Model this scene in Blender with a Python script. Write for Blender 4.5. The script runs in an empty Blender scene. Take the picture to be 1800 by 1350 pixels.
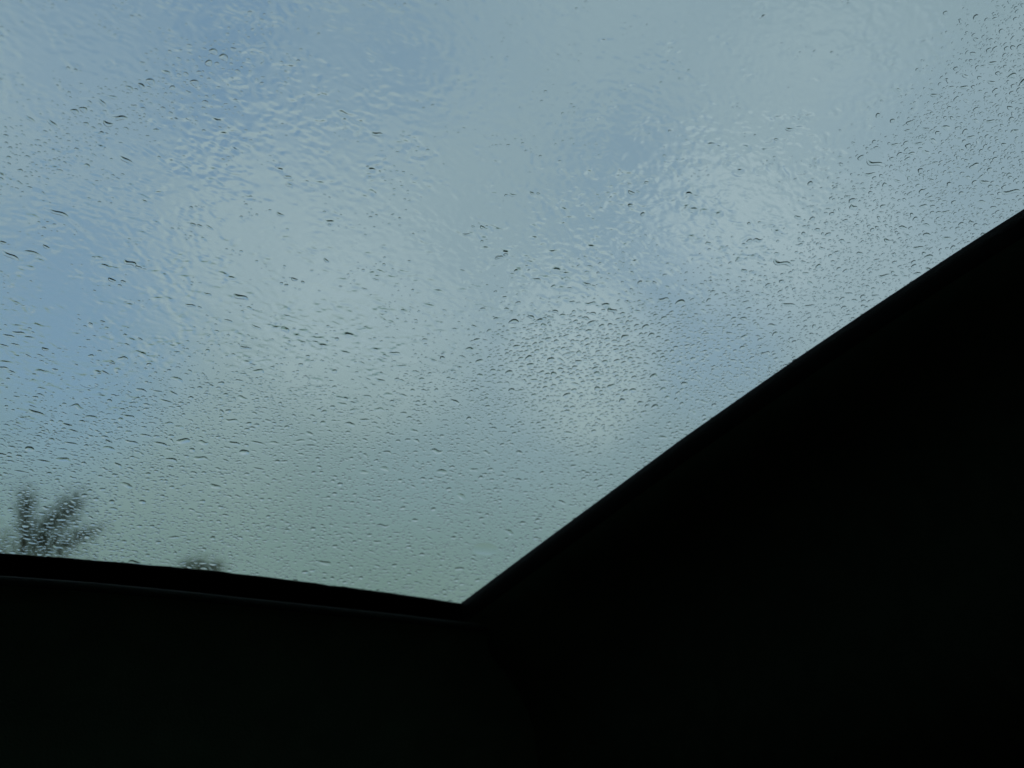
import bpy, bmesh, math, random
import numpy as np
from mathutils import Matrix, Vector

random.seed(7)
rng = np.random.default_rng(11)
SC = bpy.context.scene
COL = SC.collection
rad = math.radians

# ------------------------------------------------------------------ camera
EYE = np.array([0.0, 0.0, 1.0])
YAW, PITCH, ROLL, HFOV = rad(34), rad(16), rad(4), rad(50)
_f = np.array([math.cos(PITCH) * math.sin(YAW), math.cos(PITCH) * math.cos(YAW), math.sin(PITCH)])
_r = np.array([math.cos(YAW), -math.sin(YAW), 0.0])
_u = np.cross(_r, _f)
CR = _r * math.cos(ROLL) + _u * math.sin(ROLL)
CU = -_r * math.sin(ROLL) + _u * math.cos(ROLL)
CF = _f
KPX = math.tan(HFOV / 2) / 900.0
cam_d = bpy.data.cameras.new('camera')
cam = bpy.data.objects.new('camera', cam_d)
COL.objects.link(cam)
cam.matrix_world = Matrix(((CR[0], CU[0], -CF[0], EYE[0]), (CR[1], CU[1], -CF[1], EYE[1]),
                           (CR[2], CU[2], -CF[2], EYE[2]), (0, 0, 0, 1)))
cam_d.sensor_fit = 'HORIZONTAL'
cam_d.angle = HFOV
cam_d.clip_start = 0.02
cam_d.clip_end = 8000
cam_d.dof.use_dof = True
cam_d.dof.focus_distance = 0.56
cam_d.dof.aperture_fstop = 11.0
SC.camera = cam


def ray(px, py):
    d = CF + CR * (px - 900) * KPX - CU * (py - 675) * KPX
    return d / np.linalg.norm(d)


# ------------------------------------------------------------------ sky and light
SUN_EL, SUN_AZ = rad(28), rad(215)           # azimuth clockwise from +Y; behind the camera
world = bpy.data.worlds.new('World')
SC.world = world
world.use_nodes = True
wn, wl = world.node_tree.nodes, world.node_tree.links
wn.clear()


def W(t, **k):
    n = wn.new(t)
    for a, b in k.items():
        setattr(n, a, b)
    return n


def wmath(op, a, b=None, c=None, clamp=False):
    n = W('ShaderNodeMath', operation=op, use_clamp=clamp)
    for i, v in enumerate((a, b, c)):
        if v is None:
            continue
        if isinstance(v, (int, float)):
            n.inputs[i].default_value = v
        else:
            wl.new(v, n.inputs[i])
    return n.outputs[0]


def wmix(fac, a, b):
    n = W('ShaderNodeMix', data_type='RGBA')
    for sock, v in ((n.inputs[0], fac), (n.inputs[6], a), (n.inputs[7], b)):
        if isinstance(v, (int, float)):
            sock.default_value = v
        elif isinstance(v, tuple):
            sock.default_value = (*v, 1)
        else:
            wl.new(v, sock)
    return n.outputs[2]


def wstep(x, lo, hi):
    n = W('ShaderNodeMapRange', interpolation_type='SMOOTHSTEP')
    wl.new(x, n.inputs[0])
    n.inputs[1].default_value, n.inputs[2].default_value = lo, hi
    return n.outputs[0]


tc = W('ShaderNodeTexCoord')
DIR = tc.outputs['Generated']
sky = W('ShaderNodeTexSky', sky_type='NISHITA', sun_disc=False)
sky.sun_elevation, sky.sun_rotation = SUN_EL, SUN_AZ
sky.air_density, sky.dust_density, sky.ozone_density = 1.0, 1.2, 1.5


def blob(px, py, deg):
    """soft round patch of sky about a direction, 1 at its centre"""
    d = ray(px, py)
    n = W('ShaderNodeVectorMath', operation='DOT_PRODUCT')
    wl.new(DIR_W, n.inputs[0])
    n.inputs[1].default_value = tuple(d)
    return wstep(n.outputs['Value'], math.cos(rad(deg)), 1.0)


def noise(scale, detail, rough, off=0.0, vec=None):
    mp = W('ShaderNodeMapping')
    wl.new(vec or DIR, mp.inputs[0])
    mp.inputs['Location'].default_value = (off, off * 1.7, off * .3)
    n = W('ShaderNodeTexNoise')
    wl.new(mp.outputs[0], n.inputs['Vector'])
    n.inputs['Scale'].default_value = scale
    n.inputs['Detail'].default_value = detail
    n.inputs['Roughness'].default_value = rough
    return n


# warp the directions a little so that the cloud gaps have ragged shapes
nz = noise(5.0, 3, .55, 3.1)
va = W('ShaderNodeVectorMath', operation='MULTIPLY_ADD')
wl.new(nz.outputs['Color'], va.inputs[0])
va.inputs[1].default_value = (.11, .11, .11)
va.inputs[2].default_value = (-.055, -.055, -.055)
vb = W('ShaderNodeVectorMath', operation='ADD')
wl.new(DIR, vb.inputs[0])
wl.new(va.outputs[0], vb.inputs[1])
vn = W('ShaderNodeVectorMath', operation='NORMALIZE')
wl.new(vb.outputs[0], vn.inputs[0])
DIR_W = vn.outputs[0]

GAPS = [(140, 575, 7.5, .38), (560, 120, 8, .36), (1120, 345, 6.5, .27), (40, 400, 9, .22), (1240, 570, 5.5, .26),
        (230, 60, 8, .42), (1640, 260, 7, .20), (820, 60, 7, .18), (60, 760, 6, .18)]
BRIGHT = [(1005, 610, 5.5, .62), (1290, 420, 5.5, .60), (380, 490, 9, .24), (640, 600, 6.5, .40), (560, 330, 8, .16),
          (1400, 240, 8, .24), (1550, 560, 8, .30), (100, 180, 6, .20)]
gap = None
for px, py, dg, w in GAPS:
    b = wmath('MULTIPLY', blob(px, py, dg), w)
    gap = b if gap is None else wmath('ADD', gap, b)
br = None
for px, py, dg, w in BRIGHT:
    b = wmath('MULTIPLY', blob(px, py, dg), w)
    br = b if br is None else wmath('ADD', br, b)
n1 = noise(3.0, 2.5, .5, 0.7).outputs['Fac']
n2 = noise(6.0, 3, .5, 5.2).outputs['Fac']
cover = wmath('SUBTRACT', wmath('ADD', .78, wmath('MULTIPLY', wmath('SUBTRACT', n1, .5), .9)), gap)
cover = wstep(wmath('ADD', cover, wmath('MULTIPLY', br, .3)), -.25, 1.0)
sep = W('ShaderNodeSeparateXYZ')
wl.new(DIR, sep.inputs[0])
elev = sep.outputs[2]
CLOUD_LOW, CLOUD_MID = (2.05, 2.88, 2.6), (3.55, 4.4, 5.15)
cl = wmix(wstep(elev, .05, .36), CLOUD_LOW, CLOUD_MID)
lit = wmath('ADD', wmath('MULTIPLY', wmath('SUBTRACT', n2, .45), .5), wmath('MULTIPLY', br, .75), clamp=True)
cl = wmix(lit, cl, wmix(wstep(elev, .12, .40), (5.1, 5.8, 5.6), (5.4, 6.1, 6.9)))
blue = wmix(.65, sky.outputs[0], (2.4, 3.8, 5.9))
tot = wmix(cover, blue, cl)
bg = W('ShaderNodeBackground')
bg.inputs['Strength'].default_value = 0.1
wl.new(tot, bg.inputs['Color'])
wo = W('ShaderNodeOutputWorld')
wl.new(bg.outputs[0], wo.inputs[0])

sl = bpy.data.lights.new('sun', 'SUN')
sl.energy, sl.angle, sl.color = 0.8, rad(14), (1.0, .95, .88)
sun = bpy.data.objects.new('sun', sl)
COL.objects.link(sun)
sd = Vector((math.sin(SUN_AZ) * math.cos(SUN_EL), math.cos(SUN_AZ) * math.cos(SUN_EL), math.sin(SUN_EL)))
sun.rotation_euler = sd.to_track_quat('Z', 'Y').to_euler()
sun.location = (0, 0, 30)

vs = SC.view_settings
vs.view_transform, vs.look, vs.exposure, vs.gamma = 'Standard', 'None', 0.0, 1.0
vs.use_curve_mapping = False
cy = SC.cycles
cy.max_bounces, cy.transmission_bounces, cy.glossy_bounces, cy.diffuse_bounces = 24, 22, 6, 3
cy.caustics_refractive = True
cy.caustics_reflective = True
cy.use_denoising = True


# ------------------------------------------------------------------ helpers
def tag(o, label=None, cat=None, group=None, kind=None):
    for k, v in (('label', label), ('category', cat), ('group', group), ('kind', kind)):
        if v:
            o[k] = v
    return o


def mesh_obj(name, verts, faces, material, parent=None, smooth=True):
    me = bpy.data.meshes.new(name)
    me.from_pydata([tuple(v) for v in verts], [], [tuple(f) for f in faces])
    if smooth:
        me.polygons.foreach_set('use_smooth', [True] * len(me.polygons))
    me.materials.append(material)
    me.update()
    o = bpy.data.objects.new(name, me)
    COL.objects.link(o)
    if parent:
        o.parent = parent
    return o


def np_obj(name, V, T, material, smooth=True, parent=None):
    """mesh from numpy arrays: V (n,3), T (m,k)"""
    me = bpy.data.meshes.new(name)
    n, (m, k) = len(V), T.shape
    me.vertices.add(n)
    me.vertices.foreach_set('co', np.ascontiguousarray(V, dtype=np.float32).ravel())
    me.loops.add(m * k)
    me.loops.foreach_set('vertex_index', np.ascontiguousarray(T, dtype=np.int32).ravel())
    me.polygons.add(m)
    me.polygons.foreach_set('loop_start', np.arange(0, m * k, k, dtype=np.int32))
    me.polygons.foreach_set('use_smooth', np.full(m, smooth))
    me.update(calc_edges=True)
    me.validate()
    me.materials.append(material)
    o = bpy.data.objects.new(name, me)
    COL.objects.link(o)
    if parent:
        o.parent = parent
    return o


def mat(name, col, rough=.6, spec=.5, bump=0.0, bscale=200.0, var=0.0, vscale=20.0):
    m = bpy.data.materials.new(name)
    m.use_nodes = True
    nt = m.node_tree
    p = nt.nodes['Principled BSDF']
    p.inputs['Base Color'].default_value = (*col, 1)
    p.inputs['Roughness'].default_value = rough
    p.inputs['Specular IOR Level'].default_value = spec
    co = nt.nodes.new('ShaderNodeTexCoord')
    if var:
        n = nt.nodes.new('ShaderNodeTexNoise')
        n.inputs['Scale'].default_value = vscale
        n.inputs['Detail'].default_value = 5
        nt.links.new(co.outputs['Object'], n.inputs['Vector'])
        mx = nt.nodes.new('ShaderNodeMix')
        mx.data_type = 'RGBA'
        nt.links.new(n.outputs['Fac'], mx.inputs[0])
        mx.inputs[6].default_value = tuple(c * (1 - var) for c in col) + (1,)
        mx.inputs[7].default_value = tuple(min(1, c * (1 + var)) for c in col) + (1,)
        nt.links.new(mx.outputs[2], p.inputs['Base Color'])
    if bump:
        n = nt.nodes.new('ShaderNodeTexNoise')
        n.inputs['Scale'].default_value = bscale
        n.inputs['Detail'].default_value = 3
        nt.links.new(co.outputs['Object'], n.inputs['Vector'])
        b = nt.nodes.new('ShaderNodeBump')
        b.inputs['Strength'].default_value = bump
        b.inputs['Distance'].default_value = .002
        nt.links.new(n.outputs['Fac'], b.inputs['Height'])
        nt.links.new(b.outputs[0], p.inputs['Normal'])
    return m


def clear_mat(name, col, ior):
    m = bpy.data.materials.new(name)
    m.use_nodes = True
    nt = m.node_tree
    nt.nodes.clear()
    g = nt.nodes.new('ShaderNodeBsdfGlass')
    g.inputs['Color'].default_value = (*col, 1)
    g.inputs['Roughness'].default_value = 0.0
    g.inputs['IOR'].default_value = ior
    o = nt.nodes.new('ShaderNodeOutputMaterial')
    nt.links.new(g.outputs[0], o.inputs[0])
    return m


M_glass = clear_mat('tinted_windscreen_glass', (.899, .959, .936), 1.5)
M_sideglass = clear_mat('pale_side_glass', (.86, .94, .88), 1.5)  # tint kept slight to let daylight into the cabin
M_water = clear_mat('water', (.995, 1.0, 1.0), 1.333)
M_trim = mat('black_trim', (.0035, .0042, .0038), .6, .08, .35, 900, .2, 40)
M_dash = mat('dashboard_vinyl', (.006, .011, .009), .7, .08, .5, 700, .25, 30)
M_panel = mat('dark_grey_green_lining', (.07, .105, .07), .8, .1, .5, 900, .25, 25)
M_face_lifted = mat('dash_vinyl_lifted', (.026, .046, .028), .75, .1, .6, 700, .3, 30)  # paler copy of the dashboard vinyl, faint cabin light put into its colour
M_pillar_lifted = mat('pillar_trim_lifted', (.018, .032, .020), .8, .1, .6, 1200, .3, 60)  # trim colour raised to stand in for dim light inside the cabin
M_frit = mat('ceramic_frit', (.004, .004, .004), .8, .1, .1, 900, .1, 50)
M_liner = mat('dark_headliner', (.04, .045, .04), .95, .1, .6, 1500, .2, 60)
M_paint = mat('dark_car_paint', (.02, .025, .03), .25, .5, .0, 1, .15, 3)
M_rubber = mat('rubber', (.02, .02, .02), .85, .2, .4, 300, .2, 20)
M_metal = mat('wheel_metal', (.35, .35, .36), .35, .5, .1, 100, .1, 20)
M_lamp = mat('lamp_lens', (.6, .62, .62), .12, .6, .1, 60, .1, 10)
M_grass = mat('grass_ground', (.045, .06, .025), .95, .1, .8, 30, .45, .6)
M_asphalt = mat('asphalt', (.05, .05, .052), .85, .3, .6, 90, .25, 2)
M_paintline = mat('road_paint', (.7, .7, .66), .7, .3, .2, 90, .15, 6)
M_bark = mat('bark', (.06, .045, .03), .95, .1, .8, 25, .35, 6)
M_leafs = [mat('dark_leaf', (.035, .05, .022), .7, .2, 0, 1, .4, 1.5), mat('olive_leaf', (.05, .062, .028), .7, .2, 0, 1, .4, 1.5),
           mat('dull_leaf', (.04, .05, .03), .7, .2, 0, 1, .4, 1.5)]

# ------------------------------------------------------------------ windscreen surface
RAKE, DGLASS, KCURVE, UC = rad(30), .45, .08, -.15
N0 = np.array([0, math.sin(RAKE), math.cos(RAKE)])
U0 = np.array([1.0, 0, 0])
V0 = np.array([0, -math.cos(RAKE), math.sin(RAKE)])


def glass_n(u):
    n = N0[None, :] + 2 * KCURVE * (np.atleast_1d(u) - UC)[:, None] * U0[None, :]
    return n / np.linalg.norm(n, axis=1)[:, None]


def glass_p(u, v, off=0.0):
    u, v = np.atleast_1d(u).astype(float), np.atleast_1d(v).astype(float)
    p = EYE + (DGLASS - KCURVE * (u - UC) ** 2)[:, None] * N0 + u[:, None] * U0 + v[:, None] * V0
    return p + glass_n(u) * np.atleast_1d(off)[:, None]


_FB = [[float(k @ b_) for b_ in (U0, V0, N0)] for k in (CF, CR, CU)]


def to_uv(px, py, off=0.0):
    """photo pixel to a point (u, v) of the glass and its distance from the eye"""
    x, y = (px - 900) * KPX, (py - 675) * KPX
    du, dv, dn = (_FB[0][i] + _FB[1][i] * x - _FB[2][i] * y for i in range(3))
    t = .7
    for _ in range(9):
        t = (DGLASS + off - KCURVE * (t * du - UC) ** 2) / dn
    return t * du, t * dv, t * math.sqrt(1 + x * x + y * y)


def to_px(u, v):
    p = glass_p(u, v) - EYE
    z = p @ CF
    return 900 + (p @ CR) / z / KPX, 675 - (p @ CU) / z / KPX


BASE_PX = [(-400, 952), (-200, 958), (0, 969), (100, 976), (222, 986), (333, 996), (400, 1003), (500, 1015), (600, 1028), (700, 1041), (813, 1058)]
PIL_PX = [(813, 1058), (957, 950), (1025, 900), (1200, 770), (1400, 630), (1523, 547), (1650, 463), (1747, 400), (1800, 367)]
THK = .005
pil_uv = [to_uv(x, y, -THK)[:2] for x, y in PIL_PX]
pu, pv = np.array([a for a, b in pil_uv]), np.array([b for a, b in pil_uv])
o_ = np.argsort(pv)
pu, pv = pu[o_], pv[o_]


def u_right(v):
    """aperture edge along the right pillar"""
    v = np.atleast_1d(v)
    s = (pu[-1] - pu[-3]) / (pv[-1] - pv[-3])
    s0 = (pu[1] - pu[0]) / (pv[1] - pv[0])
    return np.where(v > pv[-1], pu[-1] + (v - pv[-1]) * s, np.where(v < pv[0], pu[0] + (v - pv[0]) * s0, np.interp(v, pv, pu)))


base_uv = [to_uv(x, y, -THK)[:2] for x, y in BASE_PX]
bu, bv = np.array([a for a, b in base_uv]), np.array([b for a, b in base_uv])


def v_base(u):
    """aperture edge along the dashboard, mirrored about the car's middle"""
    u = np.atleast_1d(u)
    u = np.where(u < UC, 2 * UC - u, u)
    s = (bv[-1] - bv[-3]) / (bu[-1] - bu[-3])
    b0 = np.interp(u, bu[2:], bv[2:])
    return np.where(u > bu[-1], bv[-1] + (u - bu[-1]) * s, b0)


V_TOP, V_BOT = .20, float(bv.min()) - .055
_vt = np.linspace(V_BOT - .01, V_TOP + .01, 200)
_ut = [float(x) for x in u_right(_vt)]


def u_right1(v):
    i = (v - float(_vt[0])) / float(_vt[1] - _vt[0])
    k = min(198, max(0, int(i)))
    return _ut[k] + (_ut[k + 1] - _ut[k]) * (i - k)


# ------------------------------------------------------------------ ground and road
R = 3000.0
gv = [(0, 0, 0)] + [(R * math.cos(a), R * math.sin(a), 0) for a in np.linspace(0, 2 * math.pi, 64, endpoint=False)]
g = mesh_obj('ground', gv, [(0, 1 + i, 1 + (i + 1) % 64) for i in range(64)], M_grass, smooth=False)
tag(g, kind='structure')
rv, rf = [], []
for i, y in enumerate(np.linspace(-300, 300, 61)):
    rv += [(-5.2, y, .006), (2.4, y, .006)]
    if i:
        rf.append((2 * i - 2, 2 * i - 1, 2 * i + 1, 2 * i))
tag(mesh_obj('road', rv, rf, M_asphalt, smooth=False), kind='structure')
for side, x in (('verge', 2.2), ('far', -5.0)):
    o = mesh_obj('road_edge_line', [(x - .06, -300, .010), (x + .06, -300, .010), (x + .06, 300, .010), (x - .06, 300, .010)],
                 [(0, 1, 2, 3)], M_paintline, smooth=False)
    tag(o, kind='structure')

# ------------------------------------------------------------------ the car (the camera sits in its right seat)
car = bpy.data.objects.new('car', None)
COL.objects.link(car)
car.location = (UC, 0, 0)
tag(car, 'dark car cabin seen from inside, black dashboard and pillar framing the wet windscreen', 'car')
CARINV = Matrix.Translation((-UC, 0, 0))


def cpart(name, verts, faces, material, parent=None, smooth=True):
    off = np.array([UC, 0, 0])
    o = mesh_obj(name, [np.asarray(v) - off for v in verts], faces, material, parent or car, smooth)
    return o


def loft(name, rings, material, parent=None, closed=False, smooth=True, thick=0.0):
    """surface through a list of equal-length point rows"""
    n = len(rings[0])
    V = [p for r in rings for p in r]
    F = []
    for i in range(len(rings) - 1):
        for j in range(n - (0 if closed else 1)):
            k = (j + 1) % n
            F.append((i * n + j, i * n + k, (i + 1) * n + k, (i + 1) * n + j))
    o = cpart(name, V, F, material, parent, smooth)
    if thick:
        md = o.modifiers.new('solid', 'SOLIDIFY')
        md.thickness = thick
        md.offset = 0
    return o


def slab_grid(outer, inner, nu, nv):
    """closed slab faces from two (nv,nu) vertex grids"""
    F = []
    n = nu * nv
    for j in range(nv - 1):
        for i in range(nu - 1):
            a = j * nu + i
            F.append((a + nu, a + nu + 1, a + 1, a))
            F.append((n + a + 1, n + a + nu + 1, n + a + nu, n + a))
    rim = [i for i in range(nu)] + [j * nu + nu - 1 for j in range(1, nv)] + [(nv - 1) * nu + i for i in range(nu - 2, -1, -1)] \
        + [j * nu for j in range(nv - 2, 0, -1)]
    V = list(outer) + list(inner)
    base = len(V)
    V += [outer[i] for i in rim] + [inner[i] for i in rim]
    m = len(rim)
    for i in range(m):
        k = (i + 1) % m
        F.append((base + k, base + m + k, base + m + i, base + i))
    return V, F


# windscreen glass
NU, NV = 72, 48
OUT, INN = [], []
for v in np.linspace(V_BOT, V_TOP, NV):
    ur = float(u_right(v)[0]) + .030
    us = np.linspace(2 * UC - ur, ur, NU)
    OUT += list(glass_p(us, np.full(NU, v), 0.0))
    INN += list(glass_p(us, np.full(NU, v), -THK))
V, F = slab_grid(OUT, INN, NU, NV)
windscreen = cpart('windscreen', V, F, M_glass)
windscreen['label'] = 'green tinted windscreen glass wet with rain'

# black ceramic band along the bottom of the glass
us = np.linspace(2 * UC - .53, .53, 120)
b_ = v_base(us)
jag = .0006 * np.sin(us * 900) * rng.random(120)
rowA = glass_p(us, b_ + jag, -THK - .0015)
rowB = glass_p(us, np.full(120, V_BOT + .001), -THK - .0015)
rowC = glass_p(us, np.full(120, V_BOT + .001), -THK - .003)
rowD = glass_p(us, b_ - .001, -THK - .003)
loft('frit_band', [list(rowA), list(rowB), list(rowC), list(rowD), list(rowA)], M_frit, smooth=False)

# pillars: a rounded trim running up beside the glass, then back to the side wall
WALL = .70
prow = []
vv = np.concatenate([[V_BOT - .05], np.linspace(V_BOT, V_TOP + .03, 40)])
for v in vv:
    ur = float(u_right(v)[0])
    foot = math.exp(-((v - pv[0] - .02) / .05) ** 2)
    prof = [(.000, -.0055), (.000, -.012), (.004, -.020), (.012, -.027), (.026, -.034 - .004 * foot), (.045, -.040 - .012 * foot),
            (.065, -.050 - .016 * foot), (.085, -.072 - .010 * foot), (.105, -.110), (.118, -.16)]
    row = []
    for a, b in prof:
        u = ur + a
        p = glass_p(u, v, b)[0]
        row.append(p)
    e = row[-1]
    row.append(np.array([max(WALL, e[0] + .02), e[1] - .10, e[2] - .12]))
    row.append(np.array([max(WALL, e[0] + .02) + .03, e[1] - .04, e[2] + .05]))
    row.append(glass_p(ur + .12, v, .012)[0])
    row.append(glass_p(ur + .028, v, .010)[0])
    row.append(glass_p(ur + .026, v, -.0058)[0])
    prow.append(row)


def mirror(rows):
    return [[np.array([2 * UC - p[0], p[1], p[2]]) for p in r][::-1] for r in rows]


pr = loft('pillar_trim', prow, M_trim, closed=True)
pr.data.materials.append(M_pillar_lifted)
for i_, p_ in enumerate(pr.data.polygons):
    p_.material_index = 1 if 2 <= i_ % 15 <= 11 else 0  # strips by the glass stay darker in colour to hold back their sheen
pr['label'] = 'wide black pillar trim rising diagonally at the right of the windscreen'
loft('pillar_trim', mirror(prow), M_trim, closed=True)

# header rail and headliner/roof
hrow = []
for u in np.linspace(2 * UC - .78, .78, 40):
    prof = [(V_TOP - .05, -.0065), (V_TOP - .046, -.016), (V_TOP - .02, -.032), (V_TOP + .02, -.036), (V_TOP + .06, -.03), (V_TOP + .06, .012),
            (V_TOP - .01, .010), (V_TOP - .012, .0015)]
    hrow.append([glass_p(u, a, b)[0] for a, b in prof])
loft('header_rail', hrow, M_trim, closed=True)
ytop = glass_p(0, V_TOP + .05)[0][1]
ztop = glass_p(0, V_TOP + .05)[0][2]
rr = []
for y, z in ((ytop + .02, ztop - .03), (ytop - .2, ztop + .02), (ytop - .7, ztop + .045), (ytop - 1.3, ztop + .03), (ytop - 1.75, ztop - .03)):
    rr.append([np.array([x + UC, y, z - .10 * (abs(x) / .9) ** 3]) for x in np.linspace(-.92, .92, 17)])
loft('roof', rr, M_liner, thick=.03)

# side panels (solid beside the front seat), door with window on the far side
def box(a, b):
    (x0, y0, z0), (x1, y1, z1) = a, b
    V = [(x0, y0, z0), (x1, y0, z0), (x1, y1, z0), (x0, y1, z0), (x0, y0, z1), (x1, y0, z1), (x1, y1, z1), (x0, y1, z1)]
    F = [(0, 3, 2, 1), (4, 5, 6, 7), (0, 1, 5, 4), (1, 2, 6, 5), (2, 3, 7, 6), (3, 0, 4, 7)]
    return V, F


def bevel(o, w, seg=3):
    m = o.modifiers.new('bevel', 'BEVEL')
    m.width, m.segments = w, seg
    return o


XR, XL = WALL + .03, 2 * UC - WALL - .03
YB = ytop - 1.72


def side_sheet(name, x0, x1, material, parent=None, zlow=.28, yback=None):
    """flat panel between x0 and x1 whose front edge follows the windscreen pillar"""
    yb0 = YB if yback is None else yback
    pts = [(yb0, zlow)]
    pil = [(r_[10][1] + .03, r_[10][2] + .03) for r_ in prow]
    pil = [p for p in pil if p[1] > zlow + .02]
    pts.append((max(p[0] for p in pil), zlow))
    pts += pil
    pts.append((yb0, max(ztop - .06, pil[-1][1])))
    n = len(pts)
    V = [(x0, y, z) for y, z in pts] + [(x1, y, z) for y, z in pts]
    F = [tuple(range(n)), tuple(range(2 * n - 1, n - 1, -1))] + [(i, n + i, n + (i + 1) % n, (i + 1) % n) for i in range(n)]
    return cpart(name, V, F, material, parent, smooth=False)


side_sheet('side_panel', XR, XR + .05, M_panel)
V, F = box((XL, .872, .28), (XR, .90, 1.0))
cpart('firewall', V, F, M_liner, smooth=False)  # out of view, added to stop light leaking in below the dashboard
# armrest and door pull on the right panel
V, F = box((XR - .07, -.55, .58), (XR - .002, .30, .64))
bevel(cpart('armrest', V, F, M_trim, smooth=False), .02)
V, F = box((XL - .05, YB, .28), (XL, .86, .95))
door = bevel(cpart('door', V, F, M_trim, smooth=False), .012)
V, F = box((XL - .03, YB + .75, .952), (XL - .025, .28, ztop - .13))
cpart('window', V, F, M_sideglass, door, smooth=False)
side_sheet('quarter_panel', XL - .05, XL, M_trim, door, .952, .28)
V, F = box((XL - .05, YB, .952), (XL, YB + .75, ztop - .06))
cpart('rear_quarter', V, F, M_trim, door, smooth=False)
V, F = box((XL - .05, YB + .75, ztop - .13), (XL, .28, ztop - .06))
cpart('window_frame', V, F, M_trim, door, smooth=False)
V, F = box((XL + .002, -.5, .60), (XL + .07, .3, .66))
bevel(cpart('armrest', V, F, M_trim, door, smooth=False), .02)
V, F = box((XL, YB - .05, .28), (XR, YB, 1.0))
rear = cpart('rear_panel', V, F, M_liner, smooth=False)
V, F = box((XL + .10, YB - .03, 1.002), (XR - .10, YB - .025, ztop - .10))
cpart('rear_window', V, F, M_sideglass, rear, smooth=False)  # out of view, added to bring light onto the dash face and pillar
for xa, xb in ((XL, XL + .098), (XR - .098, XR)):
    V, F = box((xa, YB - .05, 1.002), (xb, YB, ztop - .04))
    cpart('rear_pillar', V, F, M_liner, rear, smooth=False)
V, F = box((XL + .10, YB - .05, ztop - .098), (XR - .10, YB, ztop - .04))
cpart('rear_header', V, F, M_liner, rear, smooth=False)
V, F = box((XL - .05, YB - .05, .20), (XR + .05, 1.02, .28))
cpart('floor_pan', V, F, M_liner, smooth=False)

# dashboard: lip line read off the photograph, then a face falling towards the knees
LIP_PX = [(-300, 998), (-150, 1003), (0, 1011), (150, 1022), (300, 1036), (450, 1052), (600, 1068), (700, 1079), (800, 1091), (840, 1096)]
lx, lz = [], []
YL = .700
for x, y in LIP_PX:
    d = ray(x, y)
    t = YL / d[1]
    lx.append(d[0] * t)
    lz.append(1.0 + d[2] * t)
lx, lz = np.array(lx), np.array(lz)
dr = []
for x in np.linspace(XL + .004, XR - .004, 90):
    xm = x if x > UC else 2 * UC - x
    s = (lz[-1] - lz[-3]) / (lx[-1] - lx[-3])
    z = float(np.interp(xm, lx, lz)) if xm < lx[-1] else lz[-1] + s * (xm - lx[-1])
    z = max(z, .93)
    curve = .05 * max(0, (xm - .35)) ** 1.5
    y = YL - curve
    gp = glass_p(min(x, .62), V_BOT + .004, -.010)[0]
    yb_ = gp[1] - .002 - 2 * KCURVE * 0
    prof = [(yb_ + .02, z - .055), (yb_ - .01, z - .03), (y + .03, z - .010), (y + .012, z - .002), (y + .003, z), (y - .0005, z - .0008), (y - .0022, z - .0030),
            (y - .0010, z - .0060), (y + .006, z - .018), (y + .012, z - .06), (y + .016, z - .14), (y - .03, z - .20), (y - .06, z - .30), (y - .04, z - .45), (y + .06, z - .64)]
    dr.append([np.array([x, a, b]) for a, b in prof])
dash = loft('dashboard', [r_[:8] for r_ in dr], M_dash)
loft('dash_face', [[p + np.array([0, .0008, 0]) for p in r_[7:]] for r_ in dr], M_face_lifted, dash)
# demister slots on the dash top, air vents on its face
for x0 in (-.75, -.1):
    V, F = box((x0, YL + .018, float(np.interp(.2, lx, lz)) - .013), (x0 + .5, YL + .030, float(np.interp(.2, lx, lz)) - .008))
    bevel(cpart('demister_slot', V, F, M_frit, dash, smooth=False), .001, 2)
# steering wheel on the left-hand seat's side
sv, sf = [], []
cx, cyy, cz = UC - .34, .34, .80
tilt = rad(28)
for i in range(40):
    a = 2 * math.pi * i / 40
    for j in range(10):
        b = 2 * math.pi * j / 10
        r_ = .185 + .015 * math.cos(b)
        lx_, ly_, lz_ = r_ * math.cos(a), .015 * math.sin(b), r_ * math.sin(a)
        sv.append((cx + lx_, cyy + ly_ * math.cos(tilt) + lz_ * math.sin(tilt), cz - ly_ * math.sin(tilt) + lz_ * math.cos(tilt)))
        sf.append((i * 10 + j, i * 10 + (j + 1) % 10, ((i + 1) % 40) * 10 + (j + 1) % 10, ((i + 1) % 40) * 10 + j))
sw = cpart('steering_wheel', sv, sf, M_trim)
V, F = box((cx - .17, cyy - .015, cz - .03), (cx + .17, cyy + .015, cz + .03))
bevel(cpart('hub', V, F, M_trim, sw, smooth=False), .012)
V, F = box((cx - .03, cyy, cz - .02), (cx + .03, cyy + .26, cz + .05))
bevel(cpart('steering_column', V, F, M_trim, sw, smooth=False), .015)
# seats
for sx in (UC - .36, UC + .30):
    rows = []
    for y, z, h in ((.22, .45, .07), (.18, .50, .10), (0, .50, .12), (-.2, .47, .12), (-.26, .44, .10)):
        rows.append([np.array([sx + a, y - .15, z + b * h]) for a, b in ((-.24, -1), (-.25, .2), (-.2, 1), (-.1, .75), (.1, .75), (.2, 1), (.25, .2), (.24, -1))])
    st = loft('seat_cushion', rows, M_liner, closed=True)
    rows = []
    for y, z, w in ((-.30, .46, .25), (-.36, .65, .26), (-.44, .9, .24), (-.50, 1.05, .18), (-.53, 1.12, .10)):
        rows.append([np.array([sx + a * w, y - .15 + b, z]) for a, b in ((-1, -.09), (-1, .02), (-.75, .07), (-.3, .03), (.3, .03), (.75, .07), (1, .02), (1, -.09))])
    loft('seat_back', rows, M_liner, closed=True)

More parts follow.
